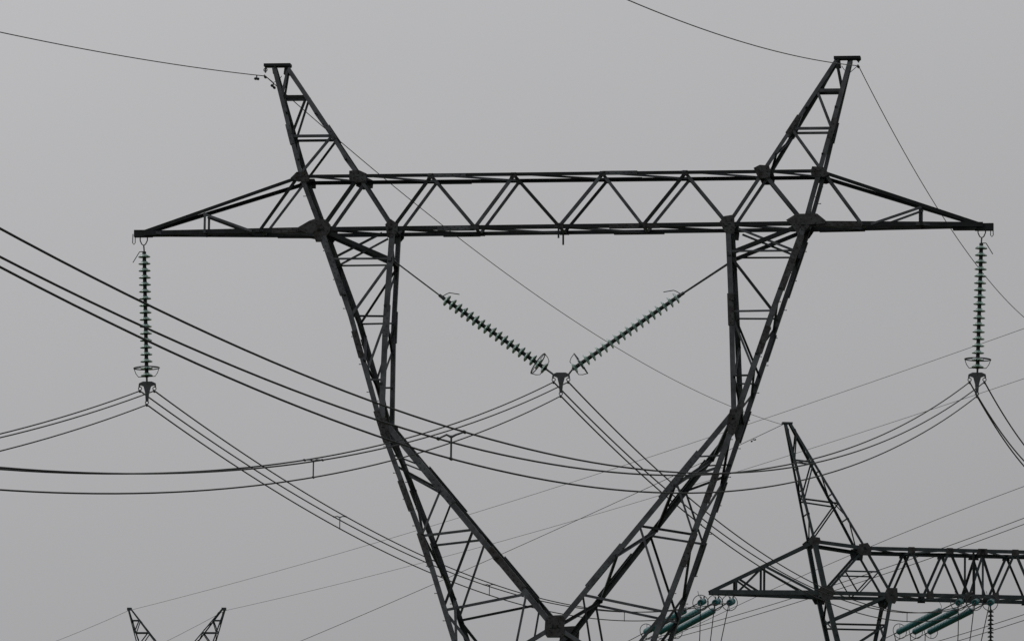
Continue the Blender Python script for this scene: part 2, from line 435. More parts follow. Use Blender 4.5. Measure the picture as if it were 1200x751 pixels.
# ---- the V of the waist: from each knee down to the middle node
VN = g(650, 733, DV)
def vee(side, o, lg):
    k = o[3]
    top = (k[0]-side*.12, k[1]+.1, k[2]); 
    vn = (VN[0]-.0+side*.06, VN[1], DV)
    mb = MB()
    for sd in (-1, 1): mb.angle(T.w(top, sd), T.w(vn, sd), .165, X*side, -Y*sd, t=.02)
    v = mb.build('waist_strut', STEEL, pylon, base)
    V = lambda z: lerp(top, vn, (z-top[1])/(vn[1]-top[1])); A = lambda z: at_z(o, z)
    if side < 0: vv = [574, 621, 697]; aa = [545, 628, 716]
    else: vv = [565, 617, 698]; aa = [548, 627, 718]
    vz_ = [hit(550, y_, -Y*1.2, Y).z for y_ in vv]; az_ = [hit(550, y_, -Y*1.2, Y).z for y_ in aa]
    T.face_brace(v, A(az_[0]), V(vz_[0]), .07); T.face_brace(v, V(vz_[0]), A(az_[1]), .06)
    T.face_brace(v, A(az_[1]), V(vz_[1]), .07); T.face_brace(v, V(vz_[1]), A(az_[2]+.1), .07)
    T.face_brace(v, A(az_[2]), V(vz_[2]), .075)
    T.face_brace(v, V(vz_[2]), (V(vz_[2])[0]+side*.45, vn[1]-1.6, DV+.3), .06)
    T.face_brace(v, A(az_[0]+.35), V(vz_[0]+.75), .045)
    n = 6
    for i in range(n):
        a = lerp(top, vn, i/n); b = lerp(top, vn, (i+1)/n); sg = 1 if i % 2 else -1
        T.brace(v, T.w(a, sg), T.w(b, -sg), .08, Z, X*side)
    for t0, t1 in ((.18, .40), (.62, .82)):
        T.splice(v, lerp(top, vn, t0), lerp(top, vn, t1), .185, X*side, shift=.03)
    return v, vn, A, V
vL, vnL, AL, VL = vee(-1, oL, legL); vR, vnR, AR, VR = vee(1, oR, legR)
T.gusset(vL, VN, sc([(-12, -9), (-8, -13), (9, -14), (13, -9), (12, 12), (8, 15), (-9, 15), (-13, 10)]))
T.brace(vL, T.w(VN, -1), T.w(VN, 1), .12, Z, X, off=-.06)
# below the node: struts back out to the legs, then the body to the ground (under the frame)
mb = MB()
zw = 14.5; ws = [(-2.0, zw, 4.4), (2.0, zw, 4.4)]
for sd in (-1, 1):
    for q, f_ in ((ws[0], ftL), (ws[1], ftR)): mb.angle(T.w(q, sd), T.w(f_, sd), .2, X*(-1 if q[0] > 0 else 1), -Y*sd, t=.02)
body = mb.build('tower_body', STEEL, pylon, base)
for o_ in (oL, oR):
    sgn = -1 if o_ is oL else 1
    T.face_brace(body, VN, at_z(o_, VN[1]-1.7), .12); T.face_brace(body, at_z(o_, VN[1]-1.7), (0, 14.5, 4.4), .1)
    T.face_brace(body, at_z(o_, hit(550, 718, -Y*1.2, Y).z), (VN[0]+sgn*1.4, VN[1]-1.9, DV+.4), .085)
T.face_brace(body, ws[0], ws[1], .1)
lv = [0, .22, .46, .72, 1]
for i, (t0, t1) in enumerate(zip(lv, lv[1:])):
    a0, a1, b0, b1 = lerp(ws[0], ftL, t0), lerp(ws[0], ftL, t1), lerp(ws[1], ftR, t0), lerp(ws[1], ftR, t1)
    T.face_brace(body, a0, b1, .09); T.face_brace(body, b0, a1, .09)
    for q0, q1, s_ in ((a0, a1, -1), (b0, b1, 1)):
        T.brace(body, T.w(q0, -1), T.w(q1, 1), .08, Z, -X*s_); T.brace(body, T.w(q0, 1), T.w(q1, -1), .08, Z, -X*s_, off=.06)
for f_ in (ftL, ftR):
    for sd in (-1, 1):
        mb = MB(); p = T.w(f_, sd); mb.bar(Vector((p.x, p.y, -.6)), Vector((p.x, p.y, .35)), .9, .9, X); mb.build('footing', CONC, pylon, base)

# ================================================================== insulators
def disc_mesh(name, R_, glass, n=20):
    """one cap-and-pin disc: shed opening towards -Z"""
    mb = MB()
    mb.lathe([(R_*.28, .03), (R_*.55, .012), (R_*.84, -.012), (R_, -.048), (R_*.97, -.062), (R_*.84, -.036), (R_*.8, -.062), (R_*.72, -.032), (R_*.6, -.056), (R_*.5, -.026), (R_*.28, -.015)], Vector((0, 0, 0)), Z, n)
    me = bpy.data.meshes.new(name)
    k = len(mb.f)
    mb.lathe([(.03, -.10), (.03, -.02), (.055, .0), (.062, .05), (.05, .085), (.028, .10)], Vector((0, 0, 0)), Z, 12)
    me.from_pydata([tuple(v) for v in mb.v], [], mb.f)
    me.materials.append(glass); me.materials.append(CAPM)
    for i, p in enumerate(me.polygons): p.use_smooth = True; p.material_index = 0 if i < k else 1
    return me
DISC = disc_mesh('insulator_disc', .185, GLASS)
DISC_T = disc_mesh('insulator_disc', .175, TEAL, 16)
def put_discs(root, p, q, n, me, parent=None):
    """n discs between p (cap side) and q; shed faces q"""
    d = (q-p); ax = -d.normalized(); rot = ax.to_track_quat('Z', 'Y').to_matrix().to_4x4()
    pitch = d.length/n
    for i in range(n):
        c = p + d*((i+.5)/n)
        o = bpy.data.objects.new('insulator_disc', me); link(o, parent or root)
        sz = pitch/.2
        o.matrix_local = Matrix.Translation(c - root.location) @ rot @ Matrix.Diagonal((1, 1, sz, 1))
def ring_pts(c, ax, r, n=28, a0=None):
    ax = ax.normalized(); a = a0 or ax.orthogonal().normalized(); a = (a - ax*a.dot(ax)).normalized(); b = ax.cross(a)
    return [c + (a*math.cos(2*math.pi*i/n) + b*math.sin(2*math.pi*i/n))*r for i in range(n)]
BW, BH = .44, .42
def yoke(root, c, u=X):
    """trefoil yoke plate; c = middle of its top edge; returns clamp points"""
    mb = MB(); n = u.cross(Z)
    w_, h_ = .27, .42
    poly = [(-w_*.95, .0), (-w_*.5, .055), (w_*.5, .055), (w_*.95, 0), (w_, -.11), (w_*.86, -.13), (w_*.78, -.06), (w_*.42, -.10), (.06, -.30), (.04, -.56), (-.04, -.56), (-.06, -.30), (-w_*.42, -.10), (-w_*.78, -.06), (-w_*.86, -.13), (-w_, -.11)]
    # fan split: triangles round two centres keep the concave outline right
    pts = [c + u*x + Z*z for x, z in poly]
    t = .03; k = len(poly)
    front = [p - n*t/2 for p in pts]; back = [p + n*t/2 for p in pts]
    strips = [(0, 1, 14, 15), (1, 12, 13, 14), (1, 2, 7, 8, 11, 12), (2, 3, 4, 5), (2, 5, 6, 7), (8, 9, 10, 11)]
    strips = [(0, 13, 14, 15), (0, 1, 12, 13), (1, 2, 7, 12), (7, 8, 11, 12), (8, 9, 10, 11), (2, 3, 6, 7), (3, 4, 5, 6)]
    mb.add(front+back, [tuple(f) for f in strips] + [tuple(i+k for i in reversed(f)) for f in strips] + [(i, (i+1) % k, k+(i+1) % k, k+i) for i in range(k)])
    mb.build('yoke_plate', FIT, root, root.location)
    cl = [c - u*BW/2 - Z*.23, c + u*BW/2 - Z*.23, c - Z*(.23+BH)]
    for p in cl:
        mb = MB()
        mb.tube(ring_pts(p + Z*.07, n, .05, 12), .014, 6, closed=True)
        mb.tube([p - n*.16 + Z*.0, p - n*.08 - Z*.015, p - Z*.02, p + n*.08 - Z*.015, p + n*.16], [.02, .032, .042, .032, .02], 8)
        mb.build('suspension_clamp', FIT, root, root.location)
    return cl
def basket(root, c, ax, r, L_, side):
    """grading ring: a hoop round the last discs and two bent arms meeting the fitting"""
    ax = ax.normalized(); mb = MB(); mb.tube(ring_pts(c, ax, r), .017, 8, closed=True)
    u = (side - ax*side.dot(ax)).normalized()
    for s_ in (1, -1):
        mb.tube([c + u*r*s_, c + u*r*.86*s_ + ax*L_*.6, c + u*r*.66*s_ + ax*L_, c + u*.02*s_ + ax*(L_*1.02)], .012, 6)
    mb.tube([c + ax*L_*.0 - u*r*.98, c - u*r*.5 - ax*.02, c + u*r*.5 - ax*.02, c + u*r*.98], .012, 6)
    mb.build('grading_ring', FIT, root, root.location)
CL = {}
# --- suspension strings at the arm ends
def susp(key, pxs, side, label):
    (ax_, ay), (tx, ty_), (bx, by), (yx, yy) = pxs
    h = lambda px, py: hit(px, py, Vector((0, 0, 0)), Y)
    top = h(ax_, ay); p0 = h(tx, ty_); p1 = h(bx, by); yk = h(yx, yy)
    root = empty('insulator_string', top, label, 'insulator string', 'insulator strings of the near pylon')
    mb = MB()
    mb.tube([top + X*.11 + Z*.12, top + X*.11 - Z*.05, top + X*.06 - Z*.16, top - Z*.2, top - X*.06 - Z*.16, top - X*.11 - Z*.05, top - X*.11 + Z*.12], .018, 8)
    mb.tube([top - Z*.18, p0], .022, 8); mb.build('shackle', FIT, root, top)
    put_discs(root, p0, p1, 18, DISC)
    d = (p1-p0).normalized()
    mb = MB(); mb.tube([p0, p1], .058, 8); mb.build('insulator_core', CAPM, root, top)
    mb = MB(); mb.tube([p1, p1 + d*.14, yk - Z*.03], [.03, .03, .026], 8); mb.build('link_fitting', FIT, root, top)
    a = p0 + Z*.0
    mb = MB(); mb.tube([a, a + X*side*.12 + Z*.0, a + X*side*.14 , a + X*side*.34 - Z*.33], .013, 6); mb.build('arcing_horn', FIT, root, top)
    basket(root, p1 - d*(-.0) - d*.28, d, .385, .26, X)
    CL[key] = yoke(root, yk)
    return top
tL = susp('left', ((168.5, 280), (169, 295), (172, 442), (172.7, 449)), -1, 'green glass insulator string hanging upright from the left end of the near pylon crossarm')
tR = susp('right', ((1150.5, 271), (1150, 285), (1145.5, 432), (1145, 438.5)), 1, 'green glass insulator string hanging upright from the right end of the near pylon crossarm')
for tt, s_ in ((tL, -1), (tR, 1)):                       # spare U-bolt at the very tip: a part of the crossarm
    p = tt + X*s_*.30; mb = MB(); mb.tube([p + X*.035 + Z*.15, p + X*.04 - Z*.12, p - Z*.17, p - X*.04 - Z*.12, p - X*.035 + Z*.15], .014, 6); mb.build('shackle', FIT, cross, base)
# --- V-string in the window
h0 = lambda px, py: hit(px, py, Vector((0, 0, 0)), Y)
yk = h0(657.5, 438.5)
vroot = empty('insulator_string', yk, 'V-shaped pair of green insulator strings slung in the middle window of the near pylon', 'insulator string', 'insulator strings of the near pylon')
for (ax_, ay, tx, ty_, bx, by, cx_, cy_, s_) in ((462, 306, 519, 349, 640, 432.5, 648, 437.5, -1), (861, 304, 797, 346, 671, 432.5, 666.5, 437.5, 1)):
    a, p0, p1, c = h0(ax_, ay), h0(tx, ty_), h0(bx, by), h0(cx_, cy_)
    d = (p0-a).normalized()
    mb = MB()
    for o_ in (-.09, .09): mb.tube([a + Y*o_, p0 - d*.12 + Y*o_*.6], .02, 8)
    mb.tube([p0 - d*.14, p0 + d*.02], .05, 8); mb.tube([a - Y*.14 , a + Y*.14], .05, 8)
    mb.build('suspension_rod', FIT, vroot, yk)
    put_discs(vroot, p0, p1, 18, DISC)
    d = (p1-p0).normalized()
    mb = MB(); mb.tube([p0, p1], .058, 8); mb.build('insulator_core', CAPM, vroot, yk)
    mb = MB(); mb.tube([p1, c - Z*.02], .028, 8); mb.build('link_fitting', FIT, vroot, yk)
    mb = MB(); mb.tube([p0 - d*.05, p0 + X*(-s_)*.12 + Z*.12, p0 + X*(-s_)*.2 + Z*.15, p0 + X*(-s_)*.5 + Z*.1], .013, 6); mb.build('arcing_horn', FIT, vroot, yk)
    basket(vroot, p1 - d*.3, d, .36, .24, Z)
CL['mid'] = yoke(vroot, yk)

# ================================================================== wires
def fit(P, dirn, pix, Q=None, c=None):
    """wire from P in the vertical plane along dirn; returns z(s) through traced sightings"""
    dirn = Vector((dirn.x, dirn.y, 0)).normalized(); nrm = dirn.cross(Z)
    data = []
    for px, py in pix:
        h = hit(px, py, P, nrm); data.append(((h-P).dot(dirn), h.z - P.z))
    if Q is not None:
        Ls = (Q-P).dot(dirn); m0 = (Q.z-P.z)/Ls
        if c is None:
            num = sum((z - m0*s_)*(s_*(s_-Ls)) for s_, z in data); den = sum((s_*(s_-Ls))**2 for s_, z in data); c = num/den
        return dirn, (m0 - c*Ls), c
    if c is not None:
        b = sum((z - c*s_*s_)*s_ for s_, z in data)/sum(s_*s_ for s_, z in data); return dirn, b, c
    a11 = sum(s_**2 for s_, z in data); a12 = sum(s_**3 for s_, z in data); a22 = sum(s_**4 for s_, z in data)
    r1 = sum(s_*z for s_, z in data); r2 = sum(s_*s_*z for s_, z in data); det = a11*a22-a12*a12
    return dirn, (r1*a22 - r2*a12)/det, (a11*r2 - a12*r1)/det
def wpts(P, prm, s0, s1, n=90):
    d, b, c = prm
    return [P + d*s_ + Z*(b*s_ + c*s_*s_) for s_ in (s0 + (s1-s0)*i/n for i in range(n+1))]
def wire(pts, r, label, name='power_line', m=CABLE, cat='power line', group=None):
    mb = MB(); mb.tube(pts, r, 8); o = mb.build(name, m, None, Vector((0, 0, 0)), smooth=True)
    return tag(o, label, cat, group)
RC = .0165
WP = {}      # remembered parameters, for spacers
K = 0.00062
front_pix = {
 'right': [(940, 541), (800, 555.3), (682, 545.2), (480, 497.3), (300, 430), (150, 359), (0, 282.5)],
 'mid':   [(586, 480), (456, 521), (300, 548), (126, 554), (0, 549)],
 'left':  [(0, 510.5)],
}
names = {'left': 'left arm', 'mid': 'middle V-string', 'right': 'right arm'}
subn = ('upper left wire', 'upper right wire', 'lower wire')
RB = .022
for key in ('right', 'mid', 'left'):
    c3 = CL[key]; mid = (c3[0]+c3[1])/2
    a_ = R({'right': 1.7, 'mid': 1.5, 'left': 1.0}[key])
    prm = fit(mid, Vector((-math.sin(a_), -math.cos(a_), 0)), front_pix[key], c=None if key != 'left' else WP[('mid', 'f')][1][2])
    WP[(key, 'f')] = (mid, prm)
    for i, c in enumerate(c3):
        where = {'right': 'sweeping low from right arm to left edge', 'mid': 'dipping from middle V-string to left edge', 'left': 'falling from left arm to left edge'}[key]
        pts = wpts(c, prm, 0, 300, 160)
        if key == 'right':                                     # the bundle closes up and rolls a little out in the span
            f1 = lambda s_, a, b: max(0, min(1, (s_-a)/(b-a)))
            pts = [p + Z*((-.055*f1(j*1.875, 45, 85), .055*f1(j*1.875, 45, 85), .03 + .1*f1(j*1.875, 92, 120))[i] * f1(j*1.875, 0, 20)) for j, p in enumerate(pts)]
        wire(pts, {'right': .0165, 'mid': .018, 'left': .019}[key], '%s of the bundle %s' % (subn[i], where), group='bundle wires on the viewer side of the near pylon')

# ================================================================== THE RIGHT-HAND (ANGLE) PYLON
ang = R(14.2); u2 = Vector((math.cos(ang), math.sin(ang), 0)); n2 = Vector((-math.sin(ang), math.cos(ang), 0))
O2 = hit(1146, 700, Vector((0, 163, 0)), Y); gz = ground_z(O2.x, O2.y)
base2 = Vector((O2.x, O2.y, gz))
py2 = empty('transmission_tower', base2, 'second steel lattice pylon lower right, its horn and crossarm half cut by the right edge', 'pylon', 'lattice transmission towers')
T2 = Frame(Vector((O2.x, O2.y, 0)), u2, n2, py2, FARST, 1.0)
D2 = 2.7
def g2(px, py, d=D2): return T2.loc(px, py, d)
def mir(q): return (-q[0], q[1], q[2])
M1, M2 = g2(955, 634, 2.2), g2(1014, 642)
M3, M4 = g2(968, 694), g2(1045, 695)
zt, zb = M2[1], M3[1]; M4 = (M4[0], zb, D2)
tops2 = [M2] + [(g2(x_, 643)[0], zt, D2) for x_ in (1067, 1112, 1153-14)]
bots2 = [M4] + [(g2(x_, 695)[0], zb, D2) for x_ in (1090, 1133)]
tops2 = [M2, (g2(1068, 643)[0], zt, D2), (g2(1113, 643)[0], zt, D2), (g2(1152, 643)[0], zt, D2)]
tip = g2(832, 694, .5); tip = (tip[0], zb, .5)
mb = MB()
cw = .2
T2.chord_mb(mb, [M2, mir(M2)], cw, -Z); T2.chord_mb(mb, [M3, mir(M3)], cw, Z)
for sg in (1, -1):
    f_ = (lambda q: q) if sg == 1 else mir
    for sd in (-1, 1):
        for a, b, w_ in ((M1, M2, .2), (M1, tip, .18), (M3, tip, .24)):
            mb.angle(T2.w(f_(a), sd), T2.w(f_(b), sd), w_, -Z if a is M1 else Z, -n2*sd, t=.02)
cross2 = mb.build('crossarm', FARST, py2, base2)
def both(fn):
    for f_, sg in ((lambda q: q, 1), (mir, -1)): fn(f_, sg)
px_of = lambda px, z, d=D2: (g2(px, 670)[0], z, d)
bt = [M4, px_of(1090, zb), px_of(1136, zb), px_of(1170, zb)]
tt_ = [M2, px_of(1068, zt), px_of(1113, zt), px_of(1153, zt)]
seq = [M2, M4, tt_[1], bt[1], tt_[2], bt[2], tt_[3]]
def arms(f_, sg):
    def fb(a, b, w_, **k): T2.face_brace(cross2, f_(a), f_(b), w_, **k)
    for a, b in zip(seq, seq[1:]): fb(a, b, .13)
    fb(M3, M2, .13)
    tz = lambda px: lerp(M1, tip, (M1[0]-px_of(px, 0)[0])/(M1[0]-tip[0]))
    for px in (898, 866):
        q = tz(px); fb(q, (q[0], zb, q[2]), .11)
    fb(tz(898), px_of(957, zb, 2.5), .12); fb(tz(868), px_of(893, zb, 1.4), .11)
    fb(tz(898), px_of(868, zb, 1.0), .08)
    # diaphragm seen between the posts
    q0, q1 = (lerp(M3, M2, .52)), (lerp(M4, M2, .5))
    z5 = g2(1010, 669)[1]
    a_, b_ = lerp(M3, M2, (z5-zb)/(zt-zb)), lerp(M4, M2, (z5-zb)/(zt-zb))
    fb(a_, b_, .08, ext=0)
    mcb = ((M3[0]+M4[0])/2, zb, D2)
    fb(a_, mcb, .07); fb(b_, mcb, .07)
    for q in (M3, M4, M2, M1): T2.brace(cross2, T2.w(f_(q), -1), T2.w(f_(q), 1), .12, Z, u2, off=-.06)
both(arms)
allt = tt_ + [mir(q) for q in reversed(tt_)]; allb = bt[:3] + [mir(q) for q in reversed(bt[:3])]
plan(T2, cross2, allt, .09, 1, True); plan(T2, cross2, allb, .09, -1, True)
T2.face_brace(cross2, px_of(1141, zt), px_of(1141, zb), .1); T2.face_brace(cross2, px_of(1152, zt), px_of(1152, zb), .1)
def gus2(f_, sg):
    k = 1/22.
    def gs(q, pl): T2.gusset(cross2, f_(q), [(x*k*sg, -z*k) for x, z in pl], t=.03, bolts=False)
    gs(M1, [(-8, -2), (-3, -6), (6, -5), (8, 1), (4, 5), (-6, 4)])
    gs(M2, [(-8, -5), (3, -7), (8, 0), (7, 9), (-7, 9), (-9, 2)])
    gs(M3, [(-11, -3), (-6, -8), (8, -8), (11, -2), (8, 9), (-4, 9)])
    gs(M4, [(-6, -8), (7, -8), (8, 5), (4, 12), (-5, 11), (-8, 3)])
    for q in tt_[1:]: gs(q, [(-4, -3), (4, -3), (5, 5), (-5, 5)])
    for q in bt[1:3]: gs(q, [(-4, -5), (4, -5), (5, 4), (-5, 4)])
both(gus2)
PK = g2(922, 496, .35)
horn2 = []
def mk_horn2(f_, sg):
    o0, o1, i0, i1 = (PK[0]-.05, PK[1], .35), M1, (PK[0]+.2, PK[1], .35), M2
    mb = MB()
    for sd in (-1, 1):
        mb.angle(T2.w(f_(o0), sd), T2.w(f_(o1), sd), .13, u2*sg, -n2*sd, t=.016)
        mb.angle(T2.w(f_(i0), sd), T2.w(f_(i1), sd), .13, -u2*sg, -n2*sd, t=.016)
    mb.bar(T2.w(f_((o0[0]-.18, PK[1]+.03, 0))), T2.w(f_((i0[0]+.12, PK[1]+.03, 0))), .1, .4, Z)
    h = mb.build('horn', FARST, py2, base2)
    O = lambda t: f_(lerp(o0, o1, t)); I = lambda t: f_(lerp(i0, i1, t))
    for t in (.31, .64): T2.face_brace(h, O(t), I(t), .09, ext=0)
    for a, b in ((I(.08), O(.31)), (I(.31), O(.64)), (I(.64), O(.97)),): T2.face_brace(h, a, b, .08)
    for fn in (O, I):
        zs = [.05, .2, .38, .56, .76, .97]
        for i, (t0, t1) in enumerate(zip(zs, zs[1:])):
            s_ = 1 if i % 2 else -1; T2.brace(h, T2.w(fn(t0), s_), T2.w(fn(t1), -s_), .07, Z, u2)
            T2.brace(h, T2.w(fn(t1), -1), T2.w(fn(t1), 1), .06, Z, u2, off=0, ext=0)
    horn2.append(h)
both(mk_horn2)
def legs2(f_, sg):
    o = [M1, M3, g2(982, 751, 3.1)]; o.append((o[2][0]+ (1.4), o[2][1]-4.5, 3.8)); kn = o[-1]
    i_ = [M4, (g2(1035, 751, 3.1)[0], o[2][1], 3.1), kn]
    foot = (-3.6, gz+.3, 9.0); wst = (-1.8, gz+12, 5.5)
    mb = MB()
    for sd in (-1, 1):
        for pl, w_, s_ in ((o, .26, 1), (i_, .2, -1), ([kn, wst, foot], .26, 1)):
            for a, b in zip(pl, pl[1:]): mb.angle(T2.w(f_(a), sd), T2.w(f_(b), sd), w_, u2*s_*sg, -n2*sd, t=.025)
    lg = mb.build('leg', FARST, py2, base2)
    A = lambda z: f_(at_z(o, z)); B = lambda z: f_(at_z(i_, z))
    za, zc = g2(1000, 726, 3)[1], g2(1000, 731, 3)[1]
    T2.face_brace(lg, A(za), f_(M4), .15); T2.face_brace(lg, A(zc), B(zc), .1, ext=0)
    T2.face_brace(lg, B(zc), A(zc-1.6), .1); T2.face_brace(lg, A(zc-1.6), B(zc-1.6), .09, ext=0)
    for fn, s_ in ((A, 1), (B, -1)):
        for k in range(4):
            a, b = fn(M3[1]-k*1.1), fn(M3[1]-(k+1)*1.1); q = 1 if k % 2 else -1
            T2.brace(lg, T2.w(a, q), T2.w(b, -q), .1, Z, u2*s_)
    T2.face_brace(lg, f_(kn), (0, kn[1]-2.2, 4.2), .2)
    lv = [0, .5, 1]
    for k in range(5):
        t0, t1 = k/5, (k+1)/5
        a, b = f_(lerp(wst, foot, t0)), f_(lerp(wst, foot, t1))
        T2.face_brace(lg, a, mir(b), .13); T2.brace(lg, T2.w(a, -1), T2.w(b, 1), .12, Z, u2); T2.brace(lg, T2.w(a, 1), T2.w(b, -1), .12, Z, u2, off=.08)
    for sd in (-1, 1):
        p = T2.w(f_(foot), sd); mb = MB(); mb.bar(Vector((p.x, p.y, gz-2)), Vector((p.x, p.y, gz+.5)), 1.1, 1.1, X); mb.build('footing', CONC, py2, base2)
both(legs2)

# --- tension strings: three towards the near pylon, three towards the far line, at each phase
od = Vector((-math.sin(R(33)), math.cos(R(33)), 0))
END = {}
def tension(phase, pxs, label_in, label_out):
    ins, outs = [], []
    for k, px in enumerate(pxs):
        c = hit(px, 704, O2, n2)
        A0 = c + Z*0
        order = ('left', 'middle', 'right')[k]
        # towards the near pylon
        target = CL[phase][k if k < 2 else 1]; target = (CL[phase][0]+CL[phase][1])/2 + X*(k-1)*.3
        d = (Vector((target.x-A0.x, target.y-A0.y, 0))).normalized(); d = (d - Z*.15).normalized(); d = (d*.35 + (CAM-A0).normalized()*.65).normalized()
        root = empty('insulator_string', A0, '%s teal string seen end-on under the %s of the second pylon' % (order, label_out), 'insulator string', 'strings of the second pylon facing the near pylon')
        s0, s1 = A0 + d*.7, A0 + d*4.9
        mb = MB(); mb.tube([A0 + Z*.25, A0, s0], .04, 8); mb.tube([s0, s1], .05, 8); mb.tube([s1, s1 + d*.5], .035, 8); mb.build('link_fitting', FIT, root, A0)
        put_discs(root, s0, s1, 21, DISC_T)
        mb = MB(); rc = s1 - d*.1; mb.tube(ring_pts(rc, d, .41, 28), .02, 8, closed=True); mb.tube([rc - Z*.41, rc + Z*.41], .014, 6); mb.build('grading_ring', FIT, root, A0)
        mb = MB(); sd_ = d.cross(Z).normalized(); mb.tube([s0, s0 + sd_*.25 + Z*.3, s0 + sd_*.3 + Z*.55 + d*.2], .014, 6); mb.build('arcing_horn', FIT, root, A0)
        ins.append(s1 + d*.5)
        # towards the far line
        e = (od - Z*.165).normalized(); B0 = A0 + od*.35
        root = empty('insulator_string', B0, '%s long teal string slanting down left below the second pylon %s' % (order, label_out), 'insulator string', 'slanting teal strings of the second pylon')
        t0, t1 = B0 + e*1.9, B0 + e*6.7
        mb = MB(); mb.tube([B0 + Z*.25, B0, t0], .035, 8); mb.tube([t0, t1], .05, 8); mb.tube([t1, t1 + e*.5], .035, 8); mb.build('link_fitting', FIT, root, B0)
        put_discs(root, t0, t1, 28, DISC_T)
        for nm, rc in (('a', t1 - e*.15), ('b', t0 + e*.1)):
            if nm == 'b': continue
            mb = MB(); mb.tube(ring_pts(rc, e, .41, 28), .02, 8, closed=True); mb.tube([rc - Z*.41, rc + Z*.41], .014, 6); mb.build('grading_ring', FIT, root, B0)
        mb = MB(); mb.tube([t0, t0 + Z*.2 - od*.1, t0 + Z*.5 + e*.15], .014, 6); mb.build('arcing_horn', FIT, root, B0)
        outs.append(t1 + e*.5)
    END[phase] = (ins, outs)
tension('left', (825, 842, 859), 'left trio', 'arm tip')
tension('mid', (1126, 1145, 1163), 'middle trio', 'crossarm middle')

# jumper loops hanging between the two sets
for ph, nm in (('left', 'left arm tip'), ('mid', 'crossarm middle')):
    ins, outs = END[ph]
    for k in range(3):
        a, b = ins[k], outs[k]; pts = []
        for i in range(41):
            t = i/40; p = a.lerp(b, t); sag = 5.2*(1-abs(2*t-1)**3.2); q = ins[1].lerp(outs[1], t); pts.append(p + (q-p)*.45*(1-abs(2*t-1)**6) - Z*sag)
        wire(pts, .024, '%s jumper wire looping down below the %s of the second pylon' % (('left', 'middle', 'right')[k], nm), 'jumper_wire', CABLE, 'jumper wire', 'jumper loops of the second pylon')
# jumper support string with small dark discs
A0 = hit(1161, 700, O2 - n2*1.2, n2)
root = empty('insulator_string', A0, 'short dark string hanging straight down beside the middle trio on the second pylon', 'insulator string')
mb = MB(); mb.tube([A0 + Z*.2, A0 - Z*.6], .03, 8); mb.tube([A0 - Z*.6, A0 - Z*4.8], .05, 8); mb.build('link_fitting', FIT, root, A0)
DD = disc_mesh('insulator_disc', .17, CAPM, 14)
put_discs(root, A0 - Z*.6, A0 - Z*4.6, 18, DD)

# --- away spans: near pylon -> second pylon
back_pix = {'left': [(400, 611), (575, 688), (700, 708)], 'mid': [(790, 577), (836, 612), (905, 660), (1040, 713)]}
for key in ('left', 'mid'):
    c3 = CL[key]; mid = (c3[0]+c3[1])/2; q = END[key][0][1]
    prm = fit(mid, q-mid, back_pix[key], Q=q); WP[(key, 'b')] = (mid, prm, (Vector((q.x, q.y, 0))-Vector((mid.x, mid.y, 0))).length)
    Ls = WP[(key, 'b')][2]; ends = END[key][0]
    for i, c in enumerate(c3):
        pts = wpts(c, prm, 0, Ls, 90); e = [ends[0], ends[2], ends[1]][i]; dl = e - pts[-1]; n = len(pts)
        pts = [p + dl*(max(0, (j/(n-1)-.97)/.03) if i < 2 else max(0, (j/(n-1)-.93)/.07)) for j, p in enumerate(pts)]
        wire(pts, RB, '%s of the bundle running down right from %s to second pylon' % (subn[i], names[key]), group='bundle wires between the two pylons')
c3 = CL['right']; mid = (c3[0]+c3[1])/2
prm = fit(mid, Y, [(1200, 531)], c=.0009); WP[('right', 'b')] = (mid, prm)
for i, c in enumerate(c3): wire(wpts(c, prm, 0, 165, 80), RB, '%s of the bundle dropping from right arm to right edge' % subn[i], group='bundle wires between the two pylons')

# --- earth wires of the near pylon
GR = .0135
def ew(P, side, near, far, farQ, s1, txt):
    prm = fit(P, -Y, near, c=K*1.0 if len(near) < 2 else None)
    wire(wpts(P, prm, 0, 300, 120), GR, 'thin earth wire from the %s horn of the near pylon up to the %s' % txt[:2], 'earth_wire', GWIRE, 'earth wire', 'earth wires of the near pylon')
    if farQ is not None: prm2 = fit(P, farQ-P, far, Q=farQ); s1 = (Vector((farQ.x, farQ.y, 0))-Vector((P.x, P.y, 0))).length
    else: prm2 = fit(P, Y, far, c=.0005)
    wire(wpts(P, prm2, 0, s1, 90), GR, txt[2], 'earth_wire', GWIRE, 'earth wire', 'earth wires of the near pylon')
    return prm, prm2
EL = h0(311, 89.5); ER = h0(1006, 77.5)
PK3 = T2.w((PK[0]-.2, PK[1]-.05, 0))
pL = ew(EL, -1, [(150, 67), (0, 38)], [(376, 154), (478, 248), (740, 407), (855, 478)], PK3, 0, ('left', 'left edge', 'thin earth wire falling from the left horn across the pylon window to the second pylon'))
pR = ew(ER, 1, [(920, 63), (735, 0)], [(1105, 245), (1200, 375)], None, 175, ('right', 'top edge', 'thin earth wire falling steeply from the right horn out through the right edge'))
def damper(P, prm, s_, label):
    d, b, c = prm; p = P + d*s_ + Z*(b*s_ + c*s_*s_); t = (d + Z*(b+2*c*s_)).normalized()
    o = empty('vibration_damper', p, label, 'vibration damper', 'dampers clamped on earth wires')
    mb = MB(); mb.tube([p, p - Z*.10], .02, 6); mb.tube([p - Z*.10 - t*.2, p - Z*.085, p - Z*.10 + t*.2], .01, 6); mb.build('clamp', FIT, o, p)
    for s2 in (-1, 1):
        mb = MB(); c_ = p - Z*.11 + t*.2*s2; mb.tube([c_ - t*.07, c_ - t*.05, c_ + t*.05, c_ + t*.07], [.02, .045, .04, .02], 8); mb.build('weight', CAPM, o, p)
damper(EL, pL[0], 1.5, 'small two-weight damper on the wire just left of the left horn')
damper(EL, pL[1], 1.4, 'small two-weight damper on the falling wire close under the left horn cap')
